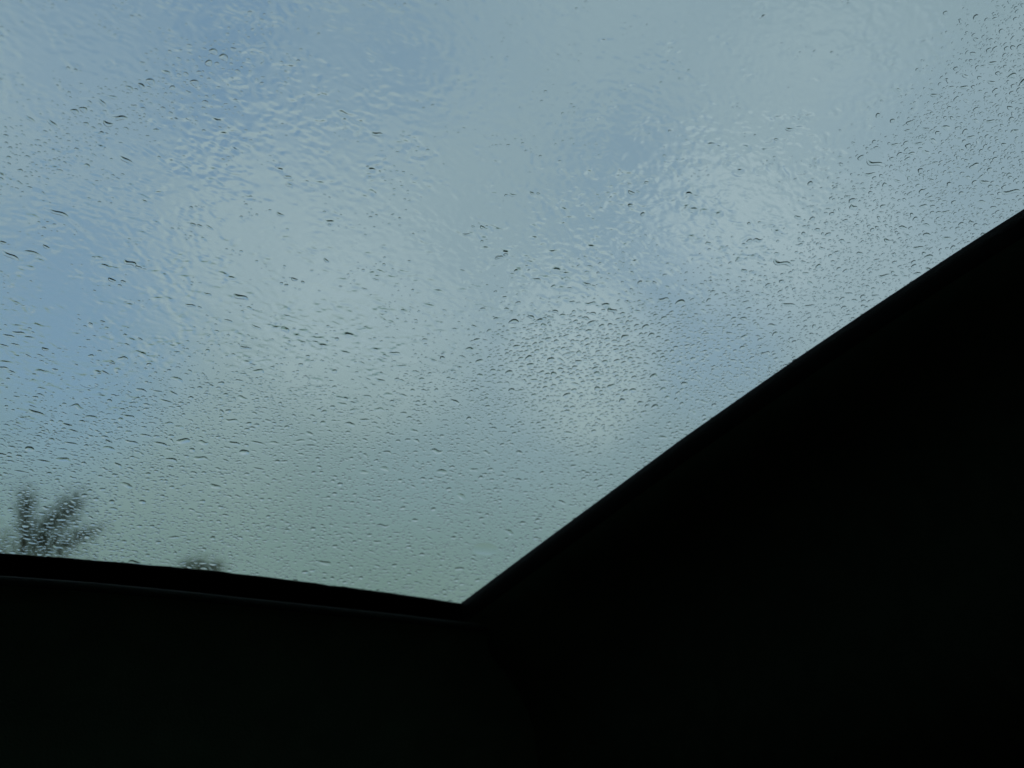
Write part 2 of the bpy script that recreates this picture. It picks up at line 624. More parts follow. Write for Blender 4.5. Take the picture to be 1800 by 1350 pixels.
# bodywork outside: bonnet, wings, nose, lamps, wheels
rows = []
ybase = float(glass_p(UC, V_BOT)[0][1])
zbase = float(glass_p(UC, V_BOT)[0][2])
for y, z in ((ybase + .01, zbase - .035), (ybase + .08, zbase - .03), (ybase + .35, zbase - .06), (ybase + .7, zbase - .12), (ybase + .95, zbase - .20), (ybase + 1.05, zbase - .29)):
    rows.append([np.array([UC + x, y - .06 * (x / .8) ** 2, z - .05 * abs(x / .8) ** 3]) for x in np.linspace(-.74, .74, 21)])
loft('bonnet', rows, M_paint, thick=.012)
for s in (-1, 1):
    rows = []
    for y, z in ((ybase - .1, zbase - .06), (ybase + .2, zbase - .10), (ybase + .6, zbase - .16), (ybase + .98, zbase - .28)):
        rows.append([np.array([UC + s * a, y - .06, z + b]) for a, b in ((.745, .005), (.80, -.02), (.84, -.08), (.85, -.2), (.85, -.42))])
    loft('wing', rows, M_paint, thick=.012)
rows = []
for x in np.linspace(-.82, .82, 21):
    cyv = ybase + 1.06 - .10 * (x / .82) ** 2
    rows.append([np.array([UC + x, cyv - .02, zbase - .31]), np.array([UC + x, cyv + .03, zbase - .42]), np.array([UC + x, cyv + .05, zbase - .6]),
                 np.array([UC + x, cyv, zbase - .8])])
loft('front_bumper', rows, M_paint, thick=.02)
for s in (-1, 1):
    rows = []
    for a in np.linspace(0, 2 * math.pi, 17):
        rows.append([np.array([UC + s * .62 + r_ * math.cos(a), ybase + 1.02 + k, zbase - .47 + r_ * .55 * math.sin(a)]) for r_, k in ((.13, 0.0), (.12, .04), (.07, .055), (.0, .06))])
    loft('headlight', rows, M_lamp)
for s in (-1, 1):
    for y in (1.35, -1.15):
        prof = [(.17, -.10), (.29, -.10), (.315, -.07), (.32, 0), (.315, .07), (.29, .10), (.17, .10), (.17, -.10)]
        cxw = UC + s * .76
        rows = [[np.array([cxw + b, y + a * math.cos(t), .321 + a * math.sin(t)]) for a, b in prof] for t in np.linspace(0, 2 * math.pi, 33)]
        wh = loft('tyre', rows, M_rubber)
        rows = [[np.array([cxw + s * b, y + a * math.cos(t), .321 + a * math.sin(t)]) for a, b in ((.172, .07), (.16, .05), (.13, .02), (.05, .045), (.0, .05))] for t in np.linspace(0, 2 * math.pi, 33)]
        loft('rim', rows, M_metal, wh)


# ------------------------------------------------------------------ trees beyond the dashboard edge
def tree(name, px, py, dist, clumps, top_h, label, leaf, leaf_n, seed, group='trees beyond the dashboard'):
    """px,py: where the crown's middle stands; clumps: (dx, dz, rx, rz, tilt) in metres about that point"""
    rs = np.random.default_rng(seed)
    d = ray(px, py)
    hd = d[:2] / np.linalg.norm(d[:2])
    c = np.array([hd[0] * dist, hd[1] * dist, 1.0 + dist * d[2] / np.linalg.norm(d[:2])])
    side = np.array([hd[1], -hd[0], 0.0])
    root = bpy.data.objects.new(name, None)
    COL.objects.link(root)
    root.location = (c[0], c[1], 0)
    tag(root, label, 'tree', group)

    def tube(pts, radii, V, F, seg=7):
        b0 = len(V)
        for i, (p, r_) in enumerate(zip(pts, radii)):
            dirv = np.array(pts[min(i + 1, len(pts) - 1)]) - np.array(pts[max(i - 1, 0)])
            q = Vector(dirv).to_track_quat('Z', 'Y')
            for j in range(seg):
                a = 2 * math.pi * j / seg
                w = q @ Vector((r_ * math.cos(a), r_ * math.sin(a), 0))
                V.append((p[0] + w.x, p[1] + w.y, p[2] + w.z))
        for i in range(len(pts) - 1):
            for j in range(seg):
                k = (j + 1) % seg
                F.append((b0 + i * seg + j, b0 + i * seg + k, b0 + (i + 1) * seg + k, b0 + (i + 1) * seg + j))

    V, F = [], []
    zc = c[2]
    fork = np.array([0, 0, zc * .42])
    tube([(0, 0, -.1), (.05, 0, zc * .2), tuple(fork), (0, .05, zc * .6)], [.26, .20, .15, .09], V, F, 9)
    LV, n = [], 0
    for (dx, dz, rx, rz, tl, dens) in clumps:
        for depth in (rs.normal(0, .35), ):
            cen = side * dx + np.array([hd[0], hd[1], 0]) * depth * rx + np.array([0, 0, zc + dz])
            mid = fork * .5 + cen * .5 + rs.normal(0, .12, 3)
            tip = cen + side * rx * math.sin(tl) * .9 + np.array([0, 0, rx * math.cos(tl) * .9])
            tube([tuple(fork), tuple(mid), tuple(cen), tuple(tip)], [.10, .06, .035, .012], V, F, 6)
            nl = int(leaf_n * dens)
            for _ in range(nl):
                q = rs.normal(0, .58, 3)
                ax = side * math.sin(tl) + np.array([0, 0, math.cos(tl)])
                ac = side * math.cos(tl) - np.array([0, 0, math.sin(tl)])
                fw = np.array([hd[0], hd[1], 0])
                p = cen + ax * q[0] * rx * 1.2 + ac * q[1] * rz * 1.25 + fw * q[2] * rz * 1.3
                s = rs.uniform(.05, .11)
                a = rs.normal(0, 1, 3)
                a /= np.linalg.norm(a)
                b = np.cross(a, rs.normal(0, 1, 3))
                b /= np.linalg.norm(b)
                LV.append([p - a * s, p + b * s * .45, p + a * s, p - b * s * .45])
            for _ in range(10):      # twigs
                q = rs.normal(0, .4, 3)
                p = cen + side * q[0] * rx + np.array([0, 0, q[1] * rz])
                tube([tuple(cen), tuple((cen + p) / 2 + rs.normal(0, .05, 3)), tuple(p)], [.02, .012, .005], V, F, 4)
    trunk = mesh_obj('trunk', V, F, M_bark, root)
    LV = np.array(LV)
    m = len(LV)
    np_obj('crown', LV.reshape(-1, 3), np.arange(m * 4).reshape(m, 4), leaf, False, root)


D2R = KPX          # radians per photo pixel, roughly
m_ = 60 * KPX      # metres per photo pixel at 60 m
tree('spreading_tree', 60, 965, 60,
     [(-.75, 2.1, .75, .40, -.15, 1.0), (-.55, 1.0, .9, .45, -.1, 1.0), (1.25, 2.15, .8, .55, .55, 1.6), (.55, 1.3, .9, .6, .55, 1.6), (.1, .45, .9, .7, .4, 1.5),
      (2.1, .95, .9, .35, 1.05, .9), (1.3, .35, .9, .45, 1.0, .9), (-1.6, -.6, 1.2, .9, -.6, 1.0), (0, -1.2, 1.4, 1.2, .2, 1.5), (1.8, -1.2, 1.4, 1.0, .8, 1.2)],
     9, 'spreading tree with forked leafy sprays above the dashboard at the left', M_leafs[0], 470, 5)
tree('treetop', 352, 1010, 66,
     [(0, .45, .5, .6, .1, 1.3), (.8, .25, .5, .5, .6, 1.0), (-.8, .2, .5, .5, -.6, 1.0), (.5, .25, .7, .35, .7, .6), (-.5, .15, .8, .4, -.8, .6), (0, -.5, 1.0, .8, .1, 1.0), (-1.0, -.9, 1.0, .6, -.8, .8)],
     6, 'small treetop just peeking over the dashboard, right of the spreading tree', M_leafs[1], 230, 8)
tree('bushy_tree', -24, 985, 64,
     [(0, .9, .8, .8, 0, 1.2), (.5, .2, .9, .8, .5, 1.2), (-.8, .5, 1.0, .9, -.5, 1.2), (0, -.9, 1.4, 1.2, .2, 1.6)],
     7, 'dull green tree cut off by the left edge of the picture', M_leafs[2], 200, 12)

# ------------------------------------------------------------------ rain on the glass
# drop template: spherical cap, unit radius, rings rho x angles
def cap_template(nt, rhos):
    th = np.arange(nt) * 2 * math.pi / nt
    P = [(0.0, 0.0)]
    for r_ in rhos:
        P += [(r_ * math.cos(a), r_ * math.sin(a)) for a in th]
    P = np.array(P)
    T = []
    for j in range(nt):
        T.append((0, 1 + j, 1 + (j + 1) % nt))
    for k in range(len(rhos) - 1):
        a, b = 1 + k * nt, 1 + (k + 1) * nt
        for j in range(nt):
            l = (j + 1) % nt
            T += [(a + j, b + j, b + l), (a + j, b + l, a + l)]
    n = len(P)
    last = 1 + (len(rhos) - 1) * nt
    BP = np.vstack([[0, 0], P[last:]])              # separate base disc, facing the glass
    for j in range(nt):
        T.append((n, n + 1 + (j + 1) % nt, n + 1 + j))
    return np.vstack([P, BP]), np.array(T), n


TPL_LO = cap_template(12, [.4, .72, .9, 1.0])
TPL_HI = cap_template(24, [.2, .4, .6, .75, .87, .95, 1.0])


def drop_local(tpl, a, b, alpha, rot, bend, wave, rs, uneven=.12, skew=.12):
    """local (x along the glass, y up the glass, z out) of one drop; alpha: contact angle"""
    P, T, n = tpl
    x0, y0 = P[:, 0], P[:, 1]
    rho = np.minimum(np.hypot(x0, y0), 1.0)
    th = np.arctan2(y0, x0)
    w = 1 + uneven * (np.cos(2 * th + rs.uniform(0, 6.3)) * rs.uniform(.2, 1) + .7 * np.cos(3 * th + rs.uniform(0, 6.3)) * rs.uniform(.2, 1)
                      + .4 * np.cos(5 * th + rs.uniform(0, 6.3)) * rs.uniform(0, 1))
    x, y = x0 * w * a, y0 * w * b
    Rr = 1 / math.sin(alpha)
    z = (np.sqrt(np.maximum(Rr * Rr - rho * rho, 0)) - Rr * math.cos(alpha)) * min(a, b)
    if b < .42 * a:
        z = z * (1 - .75 * np.minimum(1, (x / a) ** 2))      # long drops thin out towards their ends
    y = y - skew * b * (1 - rho * rho)          # water sags towards the lower rim
    y[n:] = y0[n:] * w[n:] * b
    xn = x / a
    y = y + bend * a * (xn * xn - .4) + wave * b * np.sin(xn * 3.6 + rs.uniform(-.5, .5))
    z[n:] = -.00012
    c, s = math.cos(rot), math.sin(rot)
    return np.stack([x * c - y * s, x * s + y * c, z], 1), T[:, ::-1]


def on_glass(L, u, v):
    """local drop coordinates to the world: every drop stands on the curved glass"""
    n = glass_n(u)[0]
    tu = U0 - n * (U0 @ n)
    tu /= np.linalg.norm(tu)
    tv = np.cross(tu, n)
    return glass_p(u, v)[0] + L[:, :1] * tu + L[:, 1:2] * tv + L[:, 2:] * n


WIPE = np.array([(-900, 830), (-300, 745), (0, 718), (150, 690), (300, 648), (380, 630), (520, 632), (560, 655), (640, 668), (700, 628), (800, 606), (880, 556), (1000, 535),
                 (1100, 517), (1200, 500), (1300, 482), (1380, 448), (1420, 372), (1480, 322), (1540, 262), (1600, 190), (1660, 110), (1720, 40), (2000, -300)])


def wipe_y(x):
    return np.interp(x, WIPE[:, 0], WIPE[:, 1])


def in_zone_top(x, y):
    """unwiped diagonal patch at the upper left"""
    if x > 480 or x < -80:
        return 0.0
    yc = 300 - x * .50
    return math.exp(-((y - yc) / 48.0) ** 2)


class Grid:
    def __init__(s, cell):
        s.c, s.d = cell, {}

    def ok(s, x, y, r_):
        i, j = int(x // s.c), int(y // s.c)
        for a in (i - 1, i, i + 1):
            for b in (j - 1, j, j + 1):
                for (X, Y, R_) in s.d.get((a, b), ()):
                    if (X - x) ** 2 + (Y - y) ** 2 < (R_ + r_) ** 2:
                        return False
        return True

    def add(s, x, y, r_):
        s.d.setdefault((int(x // s.c), int(y // s.c)), []).append((x, y, r_))


drops = []          # dicts: u v a b alpha rot bend wave size_px zone label
gridp = Grid(.012)


def add_drop(px, py, w, asp=.8, alpha=24, rot=0.0, bend=0.0, wave=0.0, zone='', label=None, uneven=.12, gap=1.0, force=False, uv=None, skew=.12):
    if not force:
        alpha += 15 * min(1.0, max(0.0, (720 - py) / 450.0))     # drops shaped steeper higher up, so that their dark rims still show
    if uv:
        u, v = uv
        t = float(np.linalg.norm(glass_p(u, v)[0] - EYE))
    else:
        u, v, t = to_uv(px, py)
    if v < V_BOT + .004 or v > V_TOP - .01:
        return False
    ur = u_right1(v)
    if u > ur + .02 or u < 2 * UC - ur - .02:
        return False
    a = w * .5 * t * KPX
    b = a * asp
    rr_ = (.7 * max(a, b) + .3 * min(a, b)) * gap if asp < .55 else math.sqrt(a * b) * gap
    if not force and not gridp.ok(u, v, rr_):
        return False
    gridp.add(u, v, rr_)
    drops.append(dict(u=u, v=v, a=a, b=b, alpha=rad(alpha), rot=rot, bend=bend, wave=wave, px=w, zone=zone, label=label, uneven=uneven, x=px, y=py, skew=skew))
    return True


# --- drops one can point at: x, y, width in photo pixels, aspect, contact angle, turn, bend, wave, label
NAMED = [
    (211, 203, 24, .26, 42, .35, 0, .5, 'dark slanted streak raindrop at upper left, just right of a small cup-shaped drop'),
    (190, 213, 15, .42, 40, .0, .5, 0, 'small cup-shaped dark raindrop at upper left, beside a slanted streak'),
    (181, 177, 17, .26, 38, -.6, 0, .3, 'dark raindrop slanting down to the right, above the cup-shaped drop at upper left'),
    (222, 277, 24, .24, 42, -.2, 0, .2, 'lone dark streak raindrop below the cup-shaped drop at upper left'),
    (92, 212, 21, .24, 34, -.5, 0, .3, 'right one of two dark slanting raindrops near the upper left edge'),
    (54, 205, 17, .24, 32, -.4, 0, .2, 'left one of two dark slanting raindrops near the upper left edge'),
    (104, 370, 32, .18, 42, -.1, 0, .5, 'long thin dark raindrop in the wiped area at left, its ends tapering'),
    (20, 445, 28, .22, 42, -.35, 0, .5, 'dark wavy raindrop at the left edge of the wiped glass'),
    (58, 440, 26, .2, 28, 0, -.2, 0, 'thin arched raindrop right beside the wavy drop at the left edge'),
    (6, 421, 9, .5, 36, 0, .3, 0, None), (82, 429, 11, .4, 38, -.4, .2, 0, None),
    (230, 458, 23, .28, 42, -.3, 0, .9, 'zigzag dark raindrop at left, over the blue gap in the clouds'),
    (244, 465, 11, .4, 38, -.3, 0, .3, None), (197, 487, 12, .45, 42, -.2, .2, 0, 'short stubby dark raindrop below the zigzag one at left'),
    (217, 490, 8, .5, 36, -.2, 0, 0, None),
    (340, 390, 10, .4, 40, -.2, 0, 0, None), (351, 392, 9, .4, 40, -.1, .2, 0, None), (368, 395, 16, .2, 30, -.3, 0, 0, None),
    (255, 349, 10, .3, 30, -.2, 0, 0, None), (492, 372, 15, .28, 36, -.1, .25, 0, 'small curved dark raindrop alone in the upper left of the wiped glass'),
    (505, 307, 14, .35, 30, 0, 0, .5, None), (508, 321, 16, .3, 28, -.4, 0, .5, None),
    (573, 453, 13, .3, 38, -.4, .2, 0, None), (517, 486, 11, .45, 42, 0, .3, 0, None), (532, 491, 7, .5, 38, -.4, 0, 0, None), (503, 496, 7, .5, 38, .3, 0, 0, None),
    (663, 232, 21, .28, 42, .1, 0, .5, 'stubby dark raindrop alone near the top middle of the glass'),
    (423, 517, 27, .26, 44, -.05, 0, .4, 'bold dark raindrop dash in the middle left of the wiped glass'),
    (335, 532, 18, .24, 42, .05, 0, .4, 'dark dash raindrop left of the bold dash, lower of the pair'),
    (351, 535, 9, .3, 34, -.2, 0, 0, None), (365, 512, 14, .25, 32, 0, 0, .3, None),
    (450, 570, 20, .2, 26, -.2, 0, .3, None), (430, 606, 19, .24, 40, 0, 0, .5, 'dark dash raindrop below the bold dash, above the rain-covered part'),
    (34, 580, 20, .24, 38, .05, 0, .5, None), (16, 585, 18, .22, 36, .05, 0, .2, None), (8, 602, 14, .24, 34, -.1, 0, .2, None), (27, 600, 13, .24, 34, 0, 0, 0, None),
    (80, 608, 10, .5, 40, 0, .35, 0, None), (5, 641, 17, .26, 40, .2, 0, .3, None), (22, 648, 10, .3, 36, -.3, 0, 0, None), (50, 620, 12, .25, 30, -.4, 0, 0, None),
    (198, 634, 9, .4, 40, -.1, .2, 0, None), (186, 650, 15, .24, 36, -.4, 0, 0, None), (247, 591, 9, .35, 36, -.4, 0, 0, None), (181, 560, 8, .4, 38, 0, .2, 0, None),
    (160, 564, 7, .5, 36, -.3, 0, 0, None),
    (900, 338, 16, .24, 32, .15, .35, 0, 'thin curved raindrop in the centre of the wiped glass'), (934, 335, 11, .3, 40, -.1, .2, 0, None), (945, 336, 7, .4, 36, 0, 0, 0, None),
    (847, 395, 10, .45, 44, -.1, .3, 0, None), (831, 394, 7, .4, 38, 0, 0, 0, None), (819, 408, 15, .26, 40, .35, 0, .3, 'dark slanted raindrop in the middle of the wiped glass'),
    (877, 447, 13, .35, 42, .35, 0, .2, None), (888, 443, 8, .5, 44, .3, 0, 0, None), (872, 450, 7, .5, 42, .3, 0, 0, None),
    (1108, 334, 13, .35, 44, 0, .2, 0, 'small bold dark raindrop over the blue gap right of centre'), (1120, 333, 10, .25, 36, -.1, 0, 0, None),
    (1106, 356, 8, .6, 44, .2, .2, 0, None), (1104, 319, 9, .3, 38, .1, 0, 0, None), (1135, 316, 8, .4, 38, .4, 0, 0, None),
    (1128, 372, 7, .9, 40, 0, 0, 0, None), (1030, 495, 19, .25, 38, 0, 0, .3, 'flat dark raindrop just above the rain-covered area, right of centre'), (1149, 492, 9, .4, 40, -.2, .2, 0, None),
    (812, 471, 12, .2, 34, 0, 0, .2, None), (660, 487, 14, .2, 30, 0, 0, .2, None), (640, 503, 14, .2, 30, 0, 0, .2, None),
    (1385, 223, 15, .3, 40, .35, .25, 0, 'dark curved raindrop in the upper right of the wiped glass'), (1362, 241, 8, .4, 36, .3, 0, 0, None),
    (1373, 458, 38, .16, 42, .08, .1, 1.2, 'longest dark raindrop, a thin wavy line at the wiper edge right of centre'), (1391, 454, 9, .3, 34, .35, 0, 0, None),
    (1639, 163, 14, .3, 40, .45, .2, 0, None), (1692, 150, 18, .24, 38, .4, -.1, .2, None), (1694, 130, 16, .24, 36, .0, .1, .2, None), (1742, 107, 17, .26, 38, .4, 0, .2, None),
    (1776, 130, 15, .45, 38, .5, -.5, 0, None), (1796, 141, 14, .6, 40, .9, -.5, 0, None), (1740, 141, 18, .22, 34, .25, 0, .3, None), (1725, 112, 12, .24, 34, .4, 0, .2, None),
    (1535, 283, 36, .16, 40, .12, .08, 1.0, 'long thin wavy raindrop where the rain-covered strip starts at upper right'),
    (1527, 302, 20, .22, 38, .5, 0, .4, None), (1570, 250, 14, .26, 40, .5, 0, .3, None), (1592, 225, 12, .24, 40, .7, 0, 0, None), (1612, 248, 16, .22, 34, .5, 0, .3, None),
    (1600, 266, 13, .32, 38, .4, -.3, 0, None), (1575, 314, 18, .16, 32, .1, 0, .1, None), (1704, 237, 16, .24, 40, .5, 0, .4, None), (1738, 209, 17, .24, 38, .55, 0, .2, None),
    (1775, 333, 34, .16, 40, .45, 0, .8, 'long wavy raindrop high on the right, close to the pillar edge'), (1728, 316, 22, .2, 36, .2, 0, .3, None),
    (1612, 431, 20, .22, 42, .4, 0, .3, 'dark slanted raindrop close to the pillar edge at right'), (1557, 418, 15, .3, 40, .1, .3, 0, None), (1660, 368, 16, .22, 38, .6, 0, .2, None),
    (1630, 447, 16, .35, 34, .4, -.4, 0, None), (1385, 531, 25, .2, 42, .25, 0, .3, 'bold dark raindrop in the rain-covered strip below the longest wavy drop'),
    (1421, 533, 19, .22, 38, .5, 0, .2, None), (1280, 581, 15, .24, 38, .1, 0, .1, None), (1305, 556, 14, .4, 38, .1, -.4, 0, None), (1552, 480, 20, .26, 38, .6, .3, .4, None),
    (1344, 616, 17, .3, 38, .2, 0, .9, None), (1536, 515, 14, .24, 38, .4, 0, .3, None), (1610, 477, 15, .3, 36, .3, -.4, 0, None),
    (65, 720, 26, .24, 40, -.25, 0, .3, 'dark slanting raindrop in the rain-covered glass near the left edge'), (58, 709, 13, .22, 34, -.2, 0, 0, None), (119, 741, 17, .24, 36, -.1, 0, .2, None),
    (120, 742, 14, .2, 28, 0, 0, 0, None), (130, 752, 18, .22, 34, -.15, 0, 0, None), (126, 774, 22, .2, 38, 0, 0, .2, None), (192, 771, 13, .34, 38, -.5, 0, .2, None),
    (228, 727, 18, .3, 40, -.15, -.2, .4, None), (283, 775, 24, .24, 36, -.1, -.15, .2, None), (302, 803, 19, .34, 42, -.05, -.35, .2, 'dark arched raindrop, boldest in the lower left rain-covered glass'),
    (412, 774, 20, .3, 40, 0, -.1, .2, 'left one of two bold dashes in the lower left rain-covered glass'), (453, 773, 27, .16, 38, 0, 0, .1, 'right one of two bold dashes in the lower left rain-covered glass'),
    (546, 778, 18, .24, 36, .2, 0, .2, None), (305, 686, 18, .24, 34, -.4, 0, .2, None), (278, 683, 16, .22, 32, .1, 0, .2, None), (292, 700, 22, .2, 32, -.1, 0, .2, None),
    (300, 815, 10, .5, 38, 0, 0, 0, None), (397, 804, 12, .3, 36, -.3, 0, 0, None), (455, 819, 20, .2, 34, 0, 0, .2, None), (390, 718, 11, .35, 38, -.7, 0, 0, None),
    (4, 793, 13, .4, 38, 0, 0, 0, None), (37, 823, 17, .22, 32, 0, 0, 0, None), (78, 805, 22, .2, 30, 0, 0, 0, None), (208, 812, 17, .3, 30, -.6, -.2, .2, None),
    (902, 561, 18, .45, 38, .45, -.4, 0, None), (932, 553, 14, .4, 40, -.1, -.4, 0, None), (975, 543, 12, .4, 40, 0, -.4, 0, None), (1075, 542, 22, .3, 40, -.4, -.2, .9, None),
    (1028, 555, 14, .36, 40, 0, -.4, 0, None), (1041, 547, 13, .4, 38, .1, -.4, 0, None), (1165, 522, 20, .3, 40, .35, -.1, .6, None), (1194, 527, 17, .5, 40, .5, -.4, 0, None),
    (1004, 526, 12, .3, 36, .5, 0, .2, None), (1037, 529, 22, .24, 36, .35, 0, .8, None), (640, 733, 18, .26, 38, .35, 0, .2, None), (680, 790, 17, .3, 40, 0, -.35, .2, None),
    (669, 664, 18, .26, 40, -.1, -.1, .4, None), (867, 748, 13, .34, 38, 0, -.3, 0, None), (911, 838, 12, .4, 38, 0, 0, 0, None), (836, 680, 10, .5, 40, -.1, -.4, 0, None),
    (852, 960, 44, .7, 6, 0, 0, 0, 'faint wide raindrop smear low on the glass, left of the pillar foot'),
    # little arcs in the upper left patch
    (375, 87, 13, .6, 30, 0, -.35, 0, None), (393, 97, 14, .6, 30, .1, -.4, 0, None), (367, 107, 10, .9, 32, 0, -.3, 0, None), (342, 142, 14, .6, 32, -.3, -.35, 0, None),
    (265, 140, 14, .6, 30, -.2, -.35, 0, None), (249, 147, 13, .4, 32, -.6, -.2, 0, None), (292, 123, 16, .3, 32, -.1, 0, .3, None), (228, 151, 13, .4, 28, -.2, -.2, 0, None),
    (147, 189, 13, .6, 30, -.4, -.35, 0, None), (132, 192, 12, .6, 28, -.2, -.35, 0, None), (198, 167, 19, .25, 28, .1, -.1, .3, None), (152, 214, 9, .6, 28, -.3, -.3, 0, None),
]
for (x, y, w, asp, al, rot, bend, wave, lab) in NAMED:
    bold = al > 20
    add_drop(x, y, w * 1.1, asp * (1.25 if bold else 1), al + (20 if y < 660 else 8) if bold else al, rot, bend, wave * .7, 'named', lab, .05, 1.0, True,
             skew=.35 if bold else .1)


def zone_of(x, y):
    if x < 880:
        return 'left'
    if x < 1180 and y < 740:
        return 'patch'
    if x >= 1180:
        return 'strip'
    return 'low'


# --- the rain-covered (unwiped) glass: big drops first, then smaller ones between them
def scatter(n, wmin, wmax, power, accept, zone=None, gap=1.15, alpha=(16, 30), asp=(.55, 1.05), xr=(-60, 1830), yr=(-40, 1110), wavy=.3):
    for _ in range(n):
        x, y = rng.uniform(*xr), rng.uniform(*yr)
        pa = accept(x, y)
        if pa <= 0 or rng.random() > pa:
            continue
        w = wmin + (wmax - wmin) * rng.random() ** power
        stretch = rng.random() < wavy
        al = rng.uniform(*alpha)
        add_drop(x, y, w * (1.35 if stretch else 1.0), rng.uniform(.28, .5) if stretch else rng.uniform(*asp), al, rng.normal(0, .25),
                 rng.normal(-.06, .08) if stretch else rng.normal(-.12, .12), rng.normal(0, .3) if stretch else 0, zone or zone_of(x, y), None, .14, gap)


def below(x, y):
    return y - wipe_y(x)


def acc_main(x, y):
    d = below(x, y)
    if d < -100:
        return 0
    if d < 0:
        return .22 * (1 + d / 100.0)
    return min(1, .2 + d / 70.0)


def acc_patch(x, y):
    return math.exp(-(((x - 1020) / 150) ** 2 + ((y - 620) / 85) ** 2)) if below(x, y) > 3 else 0


scatter(800, 9.5, 14, 1.4, acc_patch, alpha=(22, 37), asp=(.75, 1.1), wavy=.25, gap=1.0, xr=(820, 1330), yr=(520, 800))
scatter(7000, 5.0, 9.0, 1.0, acc_patch, alpha=(18, 34), asp=(.7, 1.1), wavy=.15, gap=.92, xr=(820, 1330), yr=(520, 800))
scatter(500, 13, 20, 1.5, lambda x, y: acc_main(x, y) * (x < 900) * (1 if y < 830 else .35), alpha=(18, 30), wavy=.95, gap=1.2)
scatter(900, 10, 16, 1.6, lambda x, y: acc_main(x, y) * (1.4 if x > 1250 else 1) * (1 if y < 800 else .2), alpha=(24, 42), wavy=.8, gap=1.25)
scatter(13000, 6.0, 10.5, 1.2, lambda x, y: acc_main(x, y) * (1 if y < 850 else .75), alpha=(25, 42), wavy=.5, gap=.98)
scatter(46000, 3.5, 6.5, 1.0, acc_main, alpha=(22, 38), wavy=.3, gap=.85)
scatter(50000, 2.2, 4.0, 1.0, acc_main, alpha=(20, 36), wavy=.15, gap=.82)
# upper left patch
scatter(2600, 4.5, 10, 1.6, lambda x, y: .75 * in_zone_top(x, y), 'top', gap=1.3, alpha=(22, 38), wavy=.25, xr=(-60, 500), yr=(-60, 380))
scatter(3200, 2.5, 5, 1.0, lambda x, y: .9 * in_zone_top(x, y), 'top', gap=1.2, alpha=(22, 38), wavy=.1, xr=(-60, 500), yr=(-60, 380))
# clusters of specks in the wiped part
cl_c = [(rng.uniform(-20, 1500), rng.uniform(-20, 640)) for _ in range(260)]
for (cx_, cy_) in cl_c:
    if below(cx_, cy_) > -12:
        continue
    k = rng.integers(2, 12)
    sp = rng.uniform(6, 24)
    left = cx_ < 760
    for _ in range(k if (left or rng.random() < .45) else k // 3):
        x, y = cx_ + rng.normal(0, sp), cy_ + rng.normal(0, sp * .5)
        if below(x, y) < -4:
            add_drop(x, y, rng.uniform(2.5, 7), rng.uniform(.35, .9), rng.uniform(20, 40), rng.normal(0, .3), rng.normal(0, .2), 0, 'speck', None, .1, 1.3)
# the rest of the glass, left of the picture and above it
for _ in range(2600):
    u, v = rng.uniform(2 * UC - .62, .62), rng.uniform(V_BOT, V_TOP)
    x, y = to_px(u, v)
    x, y = float(x[0]), float(y[0])
    if -60 < x < 1830 and -40 < y < 1110:
        continue
    add_drop(x, y, rng.uniform(5, 15), rng.uniform(.5, 1.05), rng.uniform(14, 30), rng.normal(0, .25), -.1, 0, 'out', None, .14, 1.2, uv=(u, v))

# --- the largest 300 in view are things of their own, the rest is one mass of fine rain
ZONE_LABEL = {'left': 'raindrops on the lower left glass', 'patch': 'raindrops in the crowded bright patch', 'strip': 'raindrops along the pillar',
              'low': 'raindrops low in the corner', 'top': 'raindrops in the upper left patch', 'speck': 'small raindrops on the wiped glass'}


def describe(d, zone):
    """label words from the drop's own look and from where on the glass it sits"""
    x, y = d['x'], d['y']
    asp = d['b'] / d['a']
    look = ('round' if asp > .8 else 'oval' if asp > .5 else 'wavy sliver' if abs(d['wave']) > .25 else 'thin flat')
    if asp <= .5 and abs(d['rot']) > .3:
        look = 'slanting sliver'
    size = 'large' if d['px'] > 17 else 'mid-sized' if d['px'] > 12.5 else 'small'
    if zone == 'patch':
        where = 'in the bright patch, ' + ('near the wiper edge' if y < 585 else 'at its middle' if y < 650 else 'in its lower half') + \
                (' on the left' if x < 980 else ' on the right' if x > 1080 else '')
    elif zone == 'strip':
        t = 'near the pillar' if abs(np.interp(x, [p[0] for p in PIL_PX], [p[1] for p in PIL_PX]) - y) < 70 else 'off the pillar'
        where = 'in the strip %s, %s' % ('at the upper right' if x > 1620 else 'beyond the longest wavy drop' if x > 1400 else 'below the longest wavy drop', t)
    elif zone == 'low':
        where = 'low in the corner of dashboard and pillar'
    elif zone == 'top':
        where = 'in the diagonal upper left patch, ' + ('by the left edge' if x < 120 else 'at its middle' if x < 270 else 'near its top end')
    elif zone == 'left':
        where = 'on the lower glass, ' + ('above the spreading tree' if x < 200 else 'above the small treetop' if x < 480 else 'left of the bright patch') + \
                (', high up' if y < 720 else ', halfway down' if y < 820 else ', near the dashboard')
    else:
        where = 'on the wiped glass, ' + ('near the left edge' if x < 300 else 'left of centre' if x < 700 else 'at the centre' if x < 1180 else 'right of centre') + \
                (', high up' if y < 300 else ', halfway down' if y < 470 else ', near the wiper edge')
    return '%s %s raindrop %s' % (size, look, where)


named = [d for d in drops if d['zone'] == 'named']
rest = [d for d in drops if d['zone'] != 'named']
inview = [d for d in rest if d['zone'] in ZONE_LABEL and -10 < d['x'] < 1810 and 0 < d['y'] < 1060]
inview.sort(key=lambda d: -d['px'] * d['px'] * (d['b'] / d['a']))
keep = inview[:max(0, 298 - len(named))]
ids = {id(d) for d in keep}
rest = [d for d in rest if id(d) not in ids]


def real_zone(d):
    x, y = d['x'], d['y']
    if in_zone_top(x, y) > .2:
        return 'top'
    if below(x, y) < 0:
        return 'speck'
    return zone_of(x, y)


